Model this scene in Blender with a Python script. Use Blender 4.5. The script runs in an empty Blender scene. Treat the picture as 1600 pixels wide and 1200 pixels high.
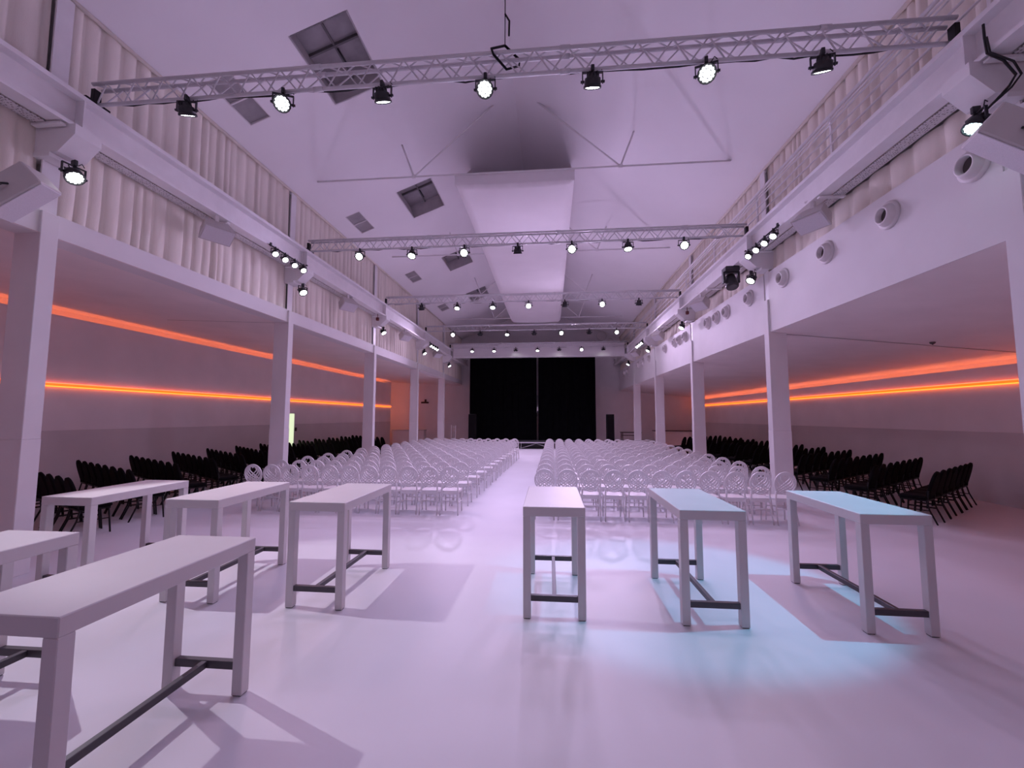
import bpy, math, random
from mathutils import Vector, Matrix
R = math.radians
C = bpy.context.scene.collection
SC = bpy.context.scene

# ------------------------------------------------------------------ camera, world, exposure
def look_camera():
    cd = bpy.data.cameras.new('camera'); cam = bpy.data.objects.new('camera', cd); C.objects.link(cam)
    yaw, pit, rol = R(5.2526), R(4.4743), R(.0941)
    cy, sy, cp, sp = math.cos(yaw), math.sin(yaw), math.cos(pit), math.sin(pit)
    fw = Vector((-sy*cp, cy*cp, sp)); r = Vector((cy, sy, 0)); u = r.cross(fw)
    r2 = math.cos(rol)*r + math.sin(rol)*u; u2 = -math.sin(rol)*r + math.cos(rol)*u
    m = Matrix((r2, u2, -fw)).transposed().to_4x4(); m.translation = Vector((0, 0, 1.95))
    cam.matrix_world = m
    cd.sensor_fit = 'HORIZONTAL'; cd.sensor_width = 36; cd.lens = 658.76/1600*36
    cd.clip_start = .05; cd.clip_end = 200
    SC.camera = cam
look_camera()
w = bpy.data.worlds.new('world'); SC.world = w; w.use_nodes = True
w.node_tree.nodes['Background'].inputs[0].default_value = (.6, .5, .7, 1)
w.node_tree.nodes['Background'].inputs[1].default_value = .0
SC.view_settings.view_transform = 'Standard'; SC.view_settings.look = 'None'
SC.view_settings.gamma = 1; SC.view_settings.use_curve_mapping = False
SC.view_settings.exposure = -0.08
SC.cycles.use_denoising = True
SC.cycles.max_bounces = 10; SC.cycles.diffuse_bounces = 7; SC.cycles.glossy_bounces = 3
SC.cycles.sample_clamp_indirect = 6.0
SC.cycles.use_light_tree = True
# lamp colours and powers (W)
TRUSS_COL = [(.62, .54, 1.0), (.71, .57, 1.0), (.77, .60, 1.0), (.80, .62, 1.0), (.85, .65, 1.0)]
ADDED_TRUSS_W = 32  # unseen truss over the camera, added to light front-facing surfaces
TRUSS_W = [25, 78, 310, 440, 400]
WALL_W = 260; CLUSTER_W = 30
COVE = 9.0

# ------------------------------------------------------------------ materials
def lin(c):
    return tuple(((x/255)/12.92 if x/255 <= .04045 else ((x/255+.055)/1.055)**2.4) for x in c)
MATS = {}
def mat(name, col, rough=.5, metal=0., spec=.5, var=.06, scale=6., bump=0., bscale=60., emit=None, es=0., stretch=None):
    m = bpy.data.materials.new(name); m.use_nodes = True
    nt = m.node_tree; b = nt.nodes['Principled BSDF']
    b.inputs['Roughness'].default_value = rough; b.inputs['Metallic'].default_value = metal
    b.inputs['Specular IOR Level'].default_value = spec
    tc = nt.nodes.new('ShaderNodeTexCoord'); mp = nt.nodes.new('ShaderNodeMapping')
    nt.links.new(tc.outputs['Object'], mp.inputs[0])
    if stretch: mp.inputs['Scale'].default_value = stretch
    nz = nt.nodes.new('ShaderNodeTexNoise'); nz.inputs['Scale'].default_value = scale; nz.inputs['Detail'].default_value = 4
    nt.links.new(mp.outputs[0], nz.inputs['Vector'])
    rp = nt.nodes.new('ShaderNodeValToRGB')
    rp.color_ramp.elements[0].position = .3; rp.color_ramp.elements[1].position = .7
    rp.color_ramp.elements[0].color = tuple(x*(1-var) for x in col)+(1,)
    rp.color_ramp.elements[1].color = tuple(min(1, x*(1+var*.5)) for x in col)+(1,)
    nt.links.new(nz.outputs['Fac'], rp.inputs[0]); nt.links.new(rp.outputs[0], b.inputs['Base Color'])
    if bump:
        n2 = nt.nodes.new('ShaderNodeTexNoise'); n2.inputs['Scale'].default_value = bscale
        nt.links.new(mp.outputs[0], n2.inputs['Vector'])
        bp = nt.nodes.new('ShaderNodeBump'); bp.inputs['Strength'].default_value = bump; bp.inputs['Distance'].default_value = .01
        nt.links.new(n2.outputs['Fac'], bp.inputs['Height']); nt.links.new(bp.outputs[0], b.inputs['Normal'])
    if emit:
        b.inputs['Emission Color'].default_value = tuple(emit)+(1,); b.inputs['Emission Strength'].default_value = es
    MATS[name] = m
    return m
mat('floor_vinyl', (.64, .63, .67), .42, spec=.35, var=.05, scale=.7, bump=.03, bscale=9)
mat('paint_white', (.74, .71, .72), .6, spec=.3, var=.04, scale=1.5, bump=.05, bscale=40)
mat('paint_ceiling', (.90, .88, .90), .7, spec=.2, var=.03, scale=.6)
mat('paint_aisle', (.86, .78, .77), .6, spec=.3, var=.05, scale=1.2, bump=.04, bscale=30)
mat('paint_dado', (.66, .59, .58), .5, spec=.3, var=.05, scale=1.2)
mat('steel_white', (.82, .80, .81), .45, spec=.4, var=.05, scale=4)
mat('truss_white', (.70, .69, .71), .4, spec=.5, var=.06, scale=9)
mat('curtain_cream', (.84, .78, .70), .85, spec=.1, var=.07, scale=5, bump=.25, bscale=180, stretch=(1, 1, .15))
mat('table_white', (.60, .58, .59), .4, spec=.4, var=.03, scale=3)
mat('steel_grey', (.075, .07, .08), .45, metal=.3, var=.1, scale=12)
mat('chair_white', (.72, .70, .71), .38, spec=.4, var=.03, scale=8)
mat('fabric_black', (.007, .006, .007), .85, spec=.08, var=.25, scale=60, bump=.3, bscale=300)
mat('metal_black', (.008, .007, .008), .45, spec=.25, var=.2, scale=20)
mat('velvet_black', (.0035, .0035, .0045), .95, spec=.03, var=.3, scale=3)
mat('lamp_black', (.022, .022, .026), .45, spec=.5, var=.2, scale=30)
mat('cable_black', (.012, .012, .013), .6, var=.1)
mat('speaker_white', (.54, .50, .49), .55, var=.04, scale=6)  # cabinet darkened to stand in for a less lit top
mat('speaker_grille', (.66, .63, .66), .6, metal=.2, var=.1, scale=120)  # grille lightened to stand in for light bounced from below
mat('hatch_grey', (.34, .32, .33), .35, spec=.5, var=.25, scale=2.5)
mat('hatch_frame', (.55, .52, .53), .5, var=.1, scale=5)
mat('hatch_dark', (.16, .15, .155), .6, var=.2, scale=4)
mat('fabric_strip', (.90, .86, .88), .8, spec=.1, var=.03, scale=1, bump=.1, bscale=3)
mat('deck_black', (.03, .03, .032), .6, var=.2, scale=10)
mat('alu', (.55, .54, .55), .35, metal=.6, var=.08, scale=20)
mat('wood_dark', (.05, .028, .024), .5, var=.3, scale=6, stretch=(1, 8, 8))
mat('vent_dark', (.10, .085, .085), .7, var=.1)
mat('vent_white', (.68, .64, .64), .5, var=.04)
mat('seam_dark', (.05, .045, .05), .8, var=.1)  # dark joint colour of the aisle ceiling seams
mat('led_lens', (.9, .9, .9), .2, emit=(.95, .97, 1.0), es=14)
mat('led_lens_cyan', (.9, .9, .9), .2, emit=(.62, .95, 1.0), es=14)
mat('led_off', (.05, .05, .055), .15, var=.1)
mat('led_orange', (.6, .2, .05), .5, emit=(1.0, .17, .006), es=1.3)
mat('led_yellow', (.8, .5, .2), .5, emit=(1.0, .20, .018), es=3.2)
mat('led_red', (.8, .3, .2), .5, emit=(1.0, .13, .055), es=3.2)
mat('led_cove', (.8, .3, .1), .5, emit=(1.0, .24, .11), es=COVE)
mat('lit_glass', (.8, .85, .7), .3, emit=(.84, 1.0, .62), es=.9)
mat('red_plastic', (.12, .01, .012), .4)
# perforated cable tray: the punched holes as a fine pattern
m = mat('tray_perforated', (.66, .64, .65), .5, var=.03)
nt = m.node_tree; b = nt.nodes['Principled BSDF']
tc = nt.nodes.new('ShaderNodeTexCoord'); vo = nt.nodes.new('ShaderNodeTexVoronoi'); vo.inputs['Scale'].default_value = 28
vo.inputs['Randomness'].default_value = .35
nt.links.new(tc.outputs['Object'], vo.inputs['Vector'])
cr = nt.nodes.new('ShaderNodeValToRGB'); cr.color_ramp.interpolation = 'CONSTANT'
cr.color_ramp.elements[0].color = (.22, .2, .21, 1); cr.color_ramp.elements[1].color = (.66, .64, .65, 1); cr.color_ramp.elements[1].position = .30
nt.links.new(vo.outputs['Distance'], cr.inputs[0]); nt.links.new(cr.outputs[0], b.inputs['Base Color'])

# ------------------------------------------------------------------ mesh helpers
class MB:
    def __init__(s): s.v = []; s.f = []; s.sm = []
    def add(s, vs, fs, smooth=False, M=None):
        o = len(s.v)
        s.v += [tuple(M @ Vector(p)) if M else tuple(p) for p in vs]
        s.f += [tuple(i+o for i in f) for f in fs]
        s.sm += [smooth]*len(fs) if isinstance(smooth, bool) else list(smooth)
        return s
    def box(s, x0, x1, y0, y1, z0, z1, M=None, bev=0.):
        if not bev:
            vs = [(x, y, z) for x in (x0, x1) for y in (y0, y1) for z in (z0, z1)]
            return s.add(vs, [(0, 1, 3, 2), (4, 6, 7, 5), (0, 4, 5, 1), (2, 3, 7, 6), (0, 2, 6, 4), (1, 5, 7, 3)], False, M)
        c = bev; X = (x0, x1); Y = (y0, y1); Z = (z0, z1); vs = []; ix = {}
        for i in (0, 1):
            for j in (0, 1):
                for k in (0, 1):
                    sx, sy, sz = (1-2*i)*c, (1-2*j)*c, (1-2*k)*c
                    for a, p in enumerate(((X[i], Y[j]+sy, Z[k]+sz), (X[i]+sx, Y[j], Z[k]+sz), (X[i]+sx, Y[j]+sy, Z[k]))):
                        ix[(i, j, k, a)] = len(vs); vs.append(p)
        fs = []
        for i in (0, 1):
            f = [ix[(i, 0, 0, 0)], ix[(i, 0, 1, 0)], ix[(i, 1, 1, 0)], ix[(i, 1, 0, 0)]]; fs.append(f if i == 0 else f[::-1])
            f = [ix[(0, i, 0, 1)], ix[(1, i, 0, 1)], ix[(1, i, 1, 1)], ix[(0, i, 1, 1)]]; fs.append(f if i == 0 else f[::-1])
            f = [ix[(0, 0, i, 2)], ix[(0, 1, i, 2)], ix[(1, 1, i, 2)], ix[(1, 0, i, 2)]]; fs.append(f if i == 0 else f[::-1])
        for i in (0, 1):
            for j in (0, 1):
                fs.append([ix[(i, j, 0, 0)], ix[(i, j, 1, 0)], ix[(i, j, 1, 1)], ix[(i, j, 0, 1)]])
                fs.append([ix[(i, 0, j, 0)], ix[(i, 1, j, 0)], ix[(i, 1, j, 2)], ix[(i, 0, j, 2)]])
                fs.append([ix[(0, i, j, 1)], ix[(1, i, j, 1)], ix[(1, i, j, 2)], ix[(0, i, j, 2)]])
        for i in (0, 1):
            for j in (0, 1):
                for k in (0, 1): fs.append([ix[(i, j, k, 0)], ix[(i, j, k, 1)], ix[(i, j, k, 2)]])
        return s.add(vs, fs, False, M)
    def tube(s, pts, r, n=8, closed=False, M=None, r1=None, cap=True):
        pts = [Vector(p) for p in pts]; N = len(pts); vs = []; fs = []; sm = []
        up = Vector((0, 0, 1))
        prev = None
        for i, p in enumerate(pts):
            if closed: t = pts[(i+1) % N]-pts[i-1]
            else: t = pts[min(i+1, N-1)]-pts[max(i-1, 0)]
            t.normalize()
            if prev is None:
                a = up if abs(t.z) < .9 else Vector((1, 0, 0))
                u = t.cross(a).normalized()
            else:
                u = (prev-t*prev.dot(t)).normalized()
            prev = u; v = t.cross(u)
            rr = r if r1 is None else r+(r1-r)*i/(N-1)
            for k in range(n):
                a = 2*math.pi*(k+.5)/n; vs.append(p+(u*math.cos(a)+v*math.sin(a))*rr)
        for i in range(N if closed else N-1):
            j = (i+1) % N
            for k in range(n):
                l = (k+1) % n; fs.append((i*n+k, j*n+k, j*n+l, i*n+l)); sm.append(n > 5)
        if not closed and cap:
            fs.append(tuple(range(n))); fs.append(tuple((N-1)*n+k for k in range(n))[::-1]); sm += [False, False]
        return s.add(vs, fs, sm, M)
    def lathe(s, prof, n=16, M=None, cap0=True, cap1=True, smooth=True):
        vs = []; fs = []; sm = []
        for (r, z) in prof:
            for k in range(n):
                a = 2*math.pi*k/n; vs.append((r*math.cos(a), r*math.sin(a), z))
        P = len(prof)
        for i in range(P-1):
            for k in range(n):
                l = (k+1) % n; fs.append((i*n+k, i*n+l, (i+1)*n+l, (i+1)*n+k)); sm.append(smooth)
        if cap0: fs.append(tuple(range(n))[::-1]); sm.append(False)
        if cap1: fs.append(tuple((P-1)*n+k for k in range(n))); sm.append(False)
        return s.add(vs, fs, sm, M)
    def prism(s, poly, y0, y1, M=None):          # polygon in (x, z) pushed along y
        n = len(poly)
        vs = [(x, y0, z) for x, z in poly]+[(x, y1, z) for x, z in poly]
        fs = [tuple(range(n)), tuple(range(n, 2*n))[::-1]]+[(i, i+n, (i+1) % n+n, (i+1) % n) for i in range(n)]
        return s.add(vs, fs, False, M)
    def band(s, pts, wd, th, M=None, off=0.):    # flat ribbon following points in (x, z), facing y
        pts = [Vector((p[0], 0, p[1])) for p in pts]; N = len(pts); vs = []; fs = []
        for i, p in enumerate(pts):
            t = (pts[min(i+1, N-1)]-pts[max(i-1, 0)]).normalized(); nn = Vector((-t.z, 0, t.x))
            ww = wd[i] if isinstance(wd, list) else wd
            for sx, sy in ((-1, -1), (1, -1), (1, 1), (-1, 1)): vs.append(p+nn*(sx*ww/2)+Vector((0, sy*th/2+off, 0)))
        for i in range(N-1):
            for k in range(4):
                l = (k+1) % 4; fs.append((i*4+k, i*4+l, i*4+4+l, i*4+4+k))
        fs += [(0, 3, 2, 1), (N*4-4, N*4-3, N*4-2, N*4-1)]
        return s.add(vs, fs, False, M)
    def mesh(s, name, m):
        me = bpy.data.meshes.new(name); me.from_pydata(s.v, [], s.f)
        me.polygons.foreach_set('use_smooth', s.sm)
        me.materials.append(MATS[m]); me.update()
        return me
def obj(name, mb, m, parent=None, loc=(0, 0, 0)):
    me = mb.mesh(name, m) if isinstance(mb, MB) else mb
    o = bpy.data.objects.new(name, me); C.objects.link(o); o.location = loc
    if parent is not None: o.parent = parent
    return o
def tag(o, label, cat, group=None):
    o['label'] = label; o['category'] = cat
    if group: o['group'] = group
    return o
def thing(name, label, cat, loc=(0, 0, 0), rz=0., group=None, scale=None):
    o = bpy.data.objects.new(name, None); C.objects.link(o); o.empty_display_size = .1
    o.location = loc; o.rotation_euler = (0, 0, rz)
    if scale: o.scale = (scale,)*3
    return tag(o, label, cat, group)
def struct(name, mb, m, parent=None):
    o = obj(name, mb, m, parent)
    if parent is None: o['kind'] = 'structure'
    return o
def dup(root, loc, rz, label, group=None, scale=None):
    r = root.copy(); C.objects.link(r); r.location = loc; r.rotation_euler = (0, 0, rz); r['label'] = label
    if group: r['group'] = group
    if scale: r.scale = (scale,)*3
    for ch in root.children:
        c = ch.copy(); C.objects.link(c); c.parent = r
        for g in ch.children:
            d = g.copy(); C.objects.link(d); d.parent = c
    return r
ORD = ['first', 'second', 'third', 'fourth', 'fifth', 'sixth', 'seventh', 'eighth', 'ninth', 'tenth', 'eleventh', 'twelfth', 'thirteenth', 'fourteenth']
def T(*a): return Matrix.Translation(a)
def RX(a): return Matrix.Rotation(a, 4, 'X')
def RY(a): return Matrix.Rotation(a, 4, 'Y')
def RZ(a): return Matrix.Rotation(a, 4, 'Z')

# ------------------------------------------------------------------ dimensions
PX = {'left': -6.5, 'right': 4.87}; SG = {'left': -1, 'right': 1}      # inner faces of the pillars
BAY = 5.155; PY = [4.66+BAY*i for i in range(5)]                       # front faces of the pillars
YB, YF = 30.8, -6.0
RIDGE = (-.85, 9.98); SL = .386
def roof(x): return RIDGE[1]-SL*abs(x-RIDGE[0])
XE = {'left': -6.72, 'right': 5.09}
XW = {'left': -12.0, 'right': 10.55}

# ------------------------------------------------------------------ room shell
struct('floor', MB().box(-12.3, 10.9, YF-.2, YB+.2, -.2, 0), 'floor_vinyl')
# ceiling with cut openings
def cut_grid(xs, ys, holes, zf):
    mb = MB(); idx = {}
    for i, x in enumerate(xs):
        for j, y in enumerate(ys):
            idx[i, j] = len(mb.v); mb.v.append((x, y, zf(x)))
    for i in range(len(xs)-1):
        for j in range(len(ys)-1):
            cx, cy = (xs[i]+xs[i+1])/2, (ys[j]+ys[j+1])/2
            if any(a < cx < b and c < cy < d for a, b, c, d in holes): continue
            mb.f.append((idx[i, j], idx[i, j+1], idx[i+1, j+1], idx[i+1, j])); mb.sm.append(False)
    return mb
HATCH = [(-4.5, -3.5, 6.5+BAY*k, 8.08+BAY*k) for k in range(0, 4)]
LOWP = [(-6.12, -5.72, 6.62+BAY*k, 7.72+BAY*k) for k in range(0, 4)]
holes = HATCH+LOWP
xs = sorted({XE['left'], -6.12, -5.72, -4.5, -3.5, RIDGE[0]}); ys = sorted({YF, YB}|{h[2] for h in holes}|{h[3] for h in holes})
cl = cut_grid(xs, ys, holes, roof)
o = len(cl.v); cl.add([(RIDGE[0], YF, RIDGE[1]), (RIDGE[0], YB, RIDGE[1]), (XE['right'], YB, roof(XE['right'])), (XE['right'], YF, roof(XE['right']))], [(0, 1, 2, 3)])
struct('ceiling', cl, 'paint_ceiling')
struct('wall_back', MB().prism([(-12.3, 0), (10.9, 0), (10.9, 4.2), (5.3, 4.6), (5.3, 8.0), (RIDGE[0], 10.2), (-6.9, 8.0), (-6.9, 4.9), (-12.3, 4.9)][::-1], YB, YB+.15), 'paint_white')
struct('wall_front', MB().prism([(-12.3, 0), (10.9, 0), (10.9, 4.2), (5.3, 4.6), (5.3, 8.0), (RIDGE[0], 10.2), (-6.9, 8.0), (-6.9, 4.9), (-12.3, 4.9)][::-1], YF-.15, YF), 'paint_white')
# left aisle: outer wall, panelled false wall with a cove gap above, ceiling, bulkhead
struct('wall_left', MB().box(-12.2, -12.0, YF, YB, 0, 4.7), 'paint_aisle')
struct('wall_left_panelling', MB().box(-11.6, -11.5, YF+.1, 29.5, 1.62, 4.32, bev=.004), 'paint_aisle')
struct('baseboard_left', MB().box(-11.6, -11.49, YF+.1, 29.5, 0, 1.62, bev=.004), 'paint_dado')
struct('ceiling_aisle_left', MB().add([(-6.5, YF, 4.30), (-6.5, YB, 4.30), (-12.1, YB, 4.55), (-12.1, YF, 4.55)], [(0, 1, 2, 3)]), 'paint_aisle')
struct('wall_left_clerestory', MB().box(-6.95, -6.86, YF, YB, 4.34, 7.75), 'paint_white')
struct('wall_right', MB().box(10.55, 10.75, YF, YB, 0, 3.6), 'paint_aisle')
struct('wall_right_panelling', MB().box(10.08, 10.18, YF+.1, YB-.02, 1.62, 3.13, bev=.004), 'paint_aisle')
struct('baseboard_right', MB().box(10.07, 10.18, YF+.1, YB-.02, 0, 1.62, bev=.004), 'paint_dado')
struct('ceiling_aisle_right', MB().add([(4.93, YF, 3.86), (4.93, YB, 3.86), (10.6, YB, 3.29), (10.6, YF, 3.29)], [(0, 3, 2, 1)]), 'paint_aisle')
struct('wall_right_clerestory', MB().box(5.24, 5.33, YF, YB, 3.95, 7.72), 'paint_white')
mbl, mbr = MB(), MB()
edges = [YF]+[e for y in PY for e in (y, y+.2)]+[YB]
for i in range(0, len(edges), 2):
    a, b_ = edges[i], edges[i+1]
    mbl.box(-6.86, -6.54, a, b_, 4.30, 4.62)
    mbr.box(4.91, 5.24, a, b_, 3.86, 5.22)
struct('trim_1', mbl, 'paint_white'); struct('trim_2', mbr, 'paint_white')

# LED lines and cove lamps
def led_line(side, x, z, y0, y1):
    s = SG[side]; d = -s
    t = thing('led_strip', 'glowing orange double led line along the %s aisle wall' % side, 'light strip', (x, 0, z), 0, 'orange led lines on the aisle walls')
    a, b_ = sorted((d*.055, d*.063))
    obj('channel', MB().box(a, b_, y0, y1, -.03, .03), 'led_orange', t)
    obj('lower_tube', MB().tube([(d*.055, y0, -.036), (d*.055, y1, -.036)], .015, 6), 'led_yellow', t)
    obj('upper_tube', MB().tube([(d*.055, y0, .038), (d*.055, y1, .038)], .012, 6), 'led_red', t)
    for k in range(12): a, b_ = sorted((0, d*.056)); obj('clip', MB().box(a, b_, y0+.5+k*(y1-y0-1)/11, y0+.53+k*(y1-y0-1)/11, -.02, .02), 'steel_white', t)
led_line('left', -11.497, 2.68, YF+.2, 29.45)
led_line('right', 10.077, 2.74, YF+.2, YB-.1)
def cove(side, x, z, y0, y1):
    o = obj('cove_light', MB().box(-.02, .02, y0, y1, -.01, .01, bev=.004), 'led_cove', None, (x, 0, z))
    tag(o, 'hidden orange cove strip behind the top of the %s panelled wall' % side, 'light strip', 'cove strips behind the panelled walls')
cove('left', -11.74, 4.10, YF+.2, 29.4)
cove('right', 10.34, 2.98, YF+.2, YB-.1)
e = obj('cove_light', MB().box(-.02, .02, -.02, .02, 1.0, 4.2, bev=.004), 'led_cove', None, (-11.75, 29.5, 0))
tag(e, 'hidden upright orange strip behind the far end of the left panelling', 'light strip')

# lit door on the left
d = struct('door_1', MB().box(-11.5, -11.44, 17.0, 18.02, 0, 2.13), 'paint_white')
g = obj('door_glass', MB().box(-11.445, -11.43, 17.06, 17.96, .02, 2.08), 'lit_glass', d)
tag(obj('wall_switch', MB().box(-11.5, -11.46, 18.12, 18.24, 1.30, 1.46, bev=.008), 'wood_dark'), 'small dark control box on the wall beside the lit door', 'switch')

# seams and sensors on the aisle ceilings
struct('trim_3', MB().add([(4.95, 9.9, 3.852), (4.95, 9.925, 3.852), (10.5, 9.925, 3.294), (10.5, 9.9, 3.294)], [(0, 3, 2, 1)]), 'seam_dark')
struct('trim_4', MB().add([(-6.9, 9.9, 4.311), (-6.9, 9.92, 4.311), (-9.9, 9.92, 4.447), (-9.9, 9.9, 4.447)], [(0, 1, 2, 3)]), 'seam_dark')
for x, y, z, lab in ((8.05, 9.6, 3.543, 'small dark sensor on the right aisle ceiling'), (-9.0, 13.6, 4.40, 'small pale sensor on the left aisle ceiling')):
    t = thing('ceiling_sensor', lab, 'sensor', (x, y, z))
    obj('housing', MB().lathe([(.05, 0), (.05, -.02), (.03, -.04)], 12), 'vent_dark' if x > 0 else 'vent_white', t)
    obj('lens', MB().lathe([(.018, -.04), (.012, -.055)], 10), 'lamp_black', t)

# ------------------------------------------------------------------ pillars
def pillar(side, i, y):
    s = SG[side]; x = PX[side]
    lab = '%s pillar with a steel post and bracket on top, %s on the %s counting from the tables' % ('white square', ['nearest', 'second', 'third', 'fourth', 'last'][i], side)
    t = thing('pillar', lab, 'pillar', (x, y, 0), 0, 'white pillars along the hall')
    X = lambda a, b_: (min(s*a, s*b_), max(s*a, s*b_))
    a, b_ = X(0, .38)
    lo = 4.6
    obj('shaft', MB().box(a, b_, 0, .2, 1.66, lo, bev=.006), 'paint_white', t)
    a2, b2 = X(-.004, .384)
    obj('plinth', MB().box(a2, b2, -.004, .204, 0, 1.66, bev=.006), 'paint_white', t)
    # H-section steel post, lower piece up to the bracket and upper piece up to the eaves
    def hsec(z0, z1):
        mb = MB(); p, q = X(.06, .085); mb.box(p, q, -.0, .2, z0, z1)
        p, q = X(.275, .30); mb.box(p, q, 0, .2, z0, z1); p, q = X(.085, .275); mb.box(p, q, .09, .11, z0, z1)
        return mb
    obj('post', hsec(lo, 5.34), 'steel_white', t)
    obj('upper_post', hsec(5.70, roof(x+s*.3)-.02), 'steel_white', t)
    # bracket (corbel) that carries the beam
    p0 = [(-.45, 5.70), (-.45, 5.56), (-.22, 5.34), (.30, 5.34), (.30, 5.70)]
    poly = [(s*px, z) for px, z in p0]
    obj('corbel', MB().prism(poly if s > 0 else poly[::-1], -.06, .26), 'steel_white', t)
    obj('gusset', MB().box(*X(-.12, .30), -.07, .27, 5.28, 5.34, bev=.004), 'steel_white', t)
    return t
for sd in ('left', 'right'):
    for i, y in enumerate(PY): pillar(sd, i, y)

# ------------------------------------------------------------------ crane beams, trays, railings
for sd in ('left', 'right'):
    s = SG[sd]; x0 = -6.14 if sd == 'left' else 4.52
    X = lambda a, b_: (min(s*a, s*b_), max(s*a, s*b_))
    t = thing('steel_beam', 'long white steel I-beam running above the %s pillars' % sd, 'beam', (x0, 0, 0), 0, 'long white beams over the pillars')
    obj('top_flange', MB().box(*X(0, .22), YF, YB, 6.13, 6.19), 'steel_white', t)
    obj('web', MB().box(*X(.13, .15), YF, YB, 5.75, 6.13), 'steel_white', t)
    obj('bottom_flange', MB().box(*X(0, .22), YF, YB, 5.70, 5.75), 'steel_white', t)
    for y in [YY+.1 for YY in PY]:
        obj('stiffener', MB().box(*X(.005, .215), y-.01, y+.01, 5.75, 6.13), 'steel_white', t)
    # perforated tray, in sections between the brackets
    t = thing('cable_tray', 'white perforated cable tray slung beside the %s beam' % sd, 'cable tray', (x0+s*.235, 0, 5.685), 0, 'perforated trays beside the beams')
    yy = [YF+.1]+[p for y in PY for p in (y-.1, y+.3)]+[YB-.1]
    for i in range(0, len(yy), 2):
        n = max(1, round((yy[i+1]-yy[i])/2.4)); L = (yy[i+1]-yy[i])/n
        for k in range(n):
            a = yy[i]+k*L+.03; b_ = a+L-.06
            obj('tray_section', MB().box(*X(0, .18), a, b_, 0, .012), 'tray_perforated', t)
            obj('tray_side', MB().box(*X(.175, .185), a, b_, 0, .07), 'steel_white', t)
            obj('tray_bracket', MB().box(*X(-.22, .2), b_-.02, b_+.05, -.035, -.005, bev=.003), 'steel_white', t)
# guard rail above the right beam
t = thing('guard_rail', 'white multi-bar railing above the right beam in front of the curtains', 'railing', (4.74, 0, 6.19))
for z, r in ((.86, .030), (.78, .017), (.71, .014), (.54, .016), (.36, .016), (.18, .016)):
    obj('rail' if r < .02 else 'top_rail', MB().tube([(0, YF+.1, z), (0, YB-.1, z)], r, 6), 'steel_white', t)
for k in range(14):
    obj('rail_post', MB().box(.0, .03, 2.1+BAY*k/2-.02, 2.1+BAY*k/2+.02, 0, .86), 'steel_white', t) if 2.1+BAY*k/2 < YB else None

# ------------------------------------------------------------------ pleated curtains
def curtain(side, x, y0, y1, z0, z1, seed, per=.27, amp=.065):
    rnd = random.Random(seed); s = SG[side]; mb = MB()
    pts = []; y = y0
    while y < y1-.02:
        L = per*rnd.uniform(.55, 1.4); A = amp*rnd.uniform(.6, 1.25)
        for k in range(8):
            u = k/8
            pts.append((min(y+u*L, y1), A*abs(math.sin(math.pi*u))**.6, rnd.uniform(-1, 1)*.006))
        y += L
    pts.append((y1, 0, 0)); n = len(pts)
    bott = []; ph = rnd.uniform(0, 6)
    for yy, a, e in pts: bott.append(z0+.022*math.sin(yy*3.1+ph)+e)
    rows = [0., .35, .8, 1.]
    for r_i, q in enumerate(rows):
        sway = .012*math.sin(seed+r_i*2)
        for (yy, a, e), zb in zip(pts, bott):
            am = a*(1.15-.45*q)
            mb.v.append((x-s*(am), yy+sway*(1-q)*(1 if .1 < (yy-y0) and (y1-yy) > .1 else 0), zb+(z1-zb)*q))
    for r_i in range(len(rows)-1):
        for i in range(n-1):
            f = (r_i*n+i, r_i*n+i+1, (r_i+1)*n+i+1, (r_i+1)*n+i); mb.f.append(f if s < 0 else f[::-1]); mb.sm.append(True)
    return mb
BAYN = ['before the nearest pillar', 'between the nearest and second pillars', 'between the second and third pillars', 'between the third and fourth pillars', 'between the fourth and last pillars', 'between the last pillar and the back wall']
ce = [PY[0]-3.4]+[e for y in PY for e in (y-.0, y+.2)]+[YB-.05]
for sd in ('left', 'right'):
    s = SG[sd]
    for i in range(6):
        a, b_ = ce[2*i]+.01, ce[2*i+1]-.01
        zlo = 4.60 if sd == 'left' else 5.18
        lw = curtain(sd, PX[sd]+s*(.14 if s < 0 else .185), a, b_, zlo, 5.72, 10*i+(1 if sd == 'left' else 5), .26 if sd == 'left' else .36)
        tag(obj('pleated_curtain', lw, 'curtain_cream'), 'cream pleated curtain hanging below the %s beam %s' % (sd, BAYN[i]), 'curtain', 'curtains below the beams')
        up = curtain(sd, PX[sd]+s*.17, a, b_, 5.78, roof(PX[sd]+s*.12)-.015, 10*i+(3 if sd == 'left' else 7), .24)
        tag(obj('pleated_curtain', up, 'curtain_cream'), 'cream pleated curtain above the %s beam %s' % (sd, BAYN[i]), 'curtain', 'curtains above the beams')
        if i < 1: continue
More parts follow.
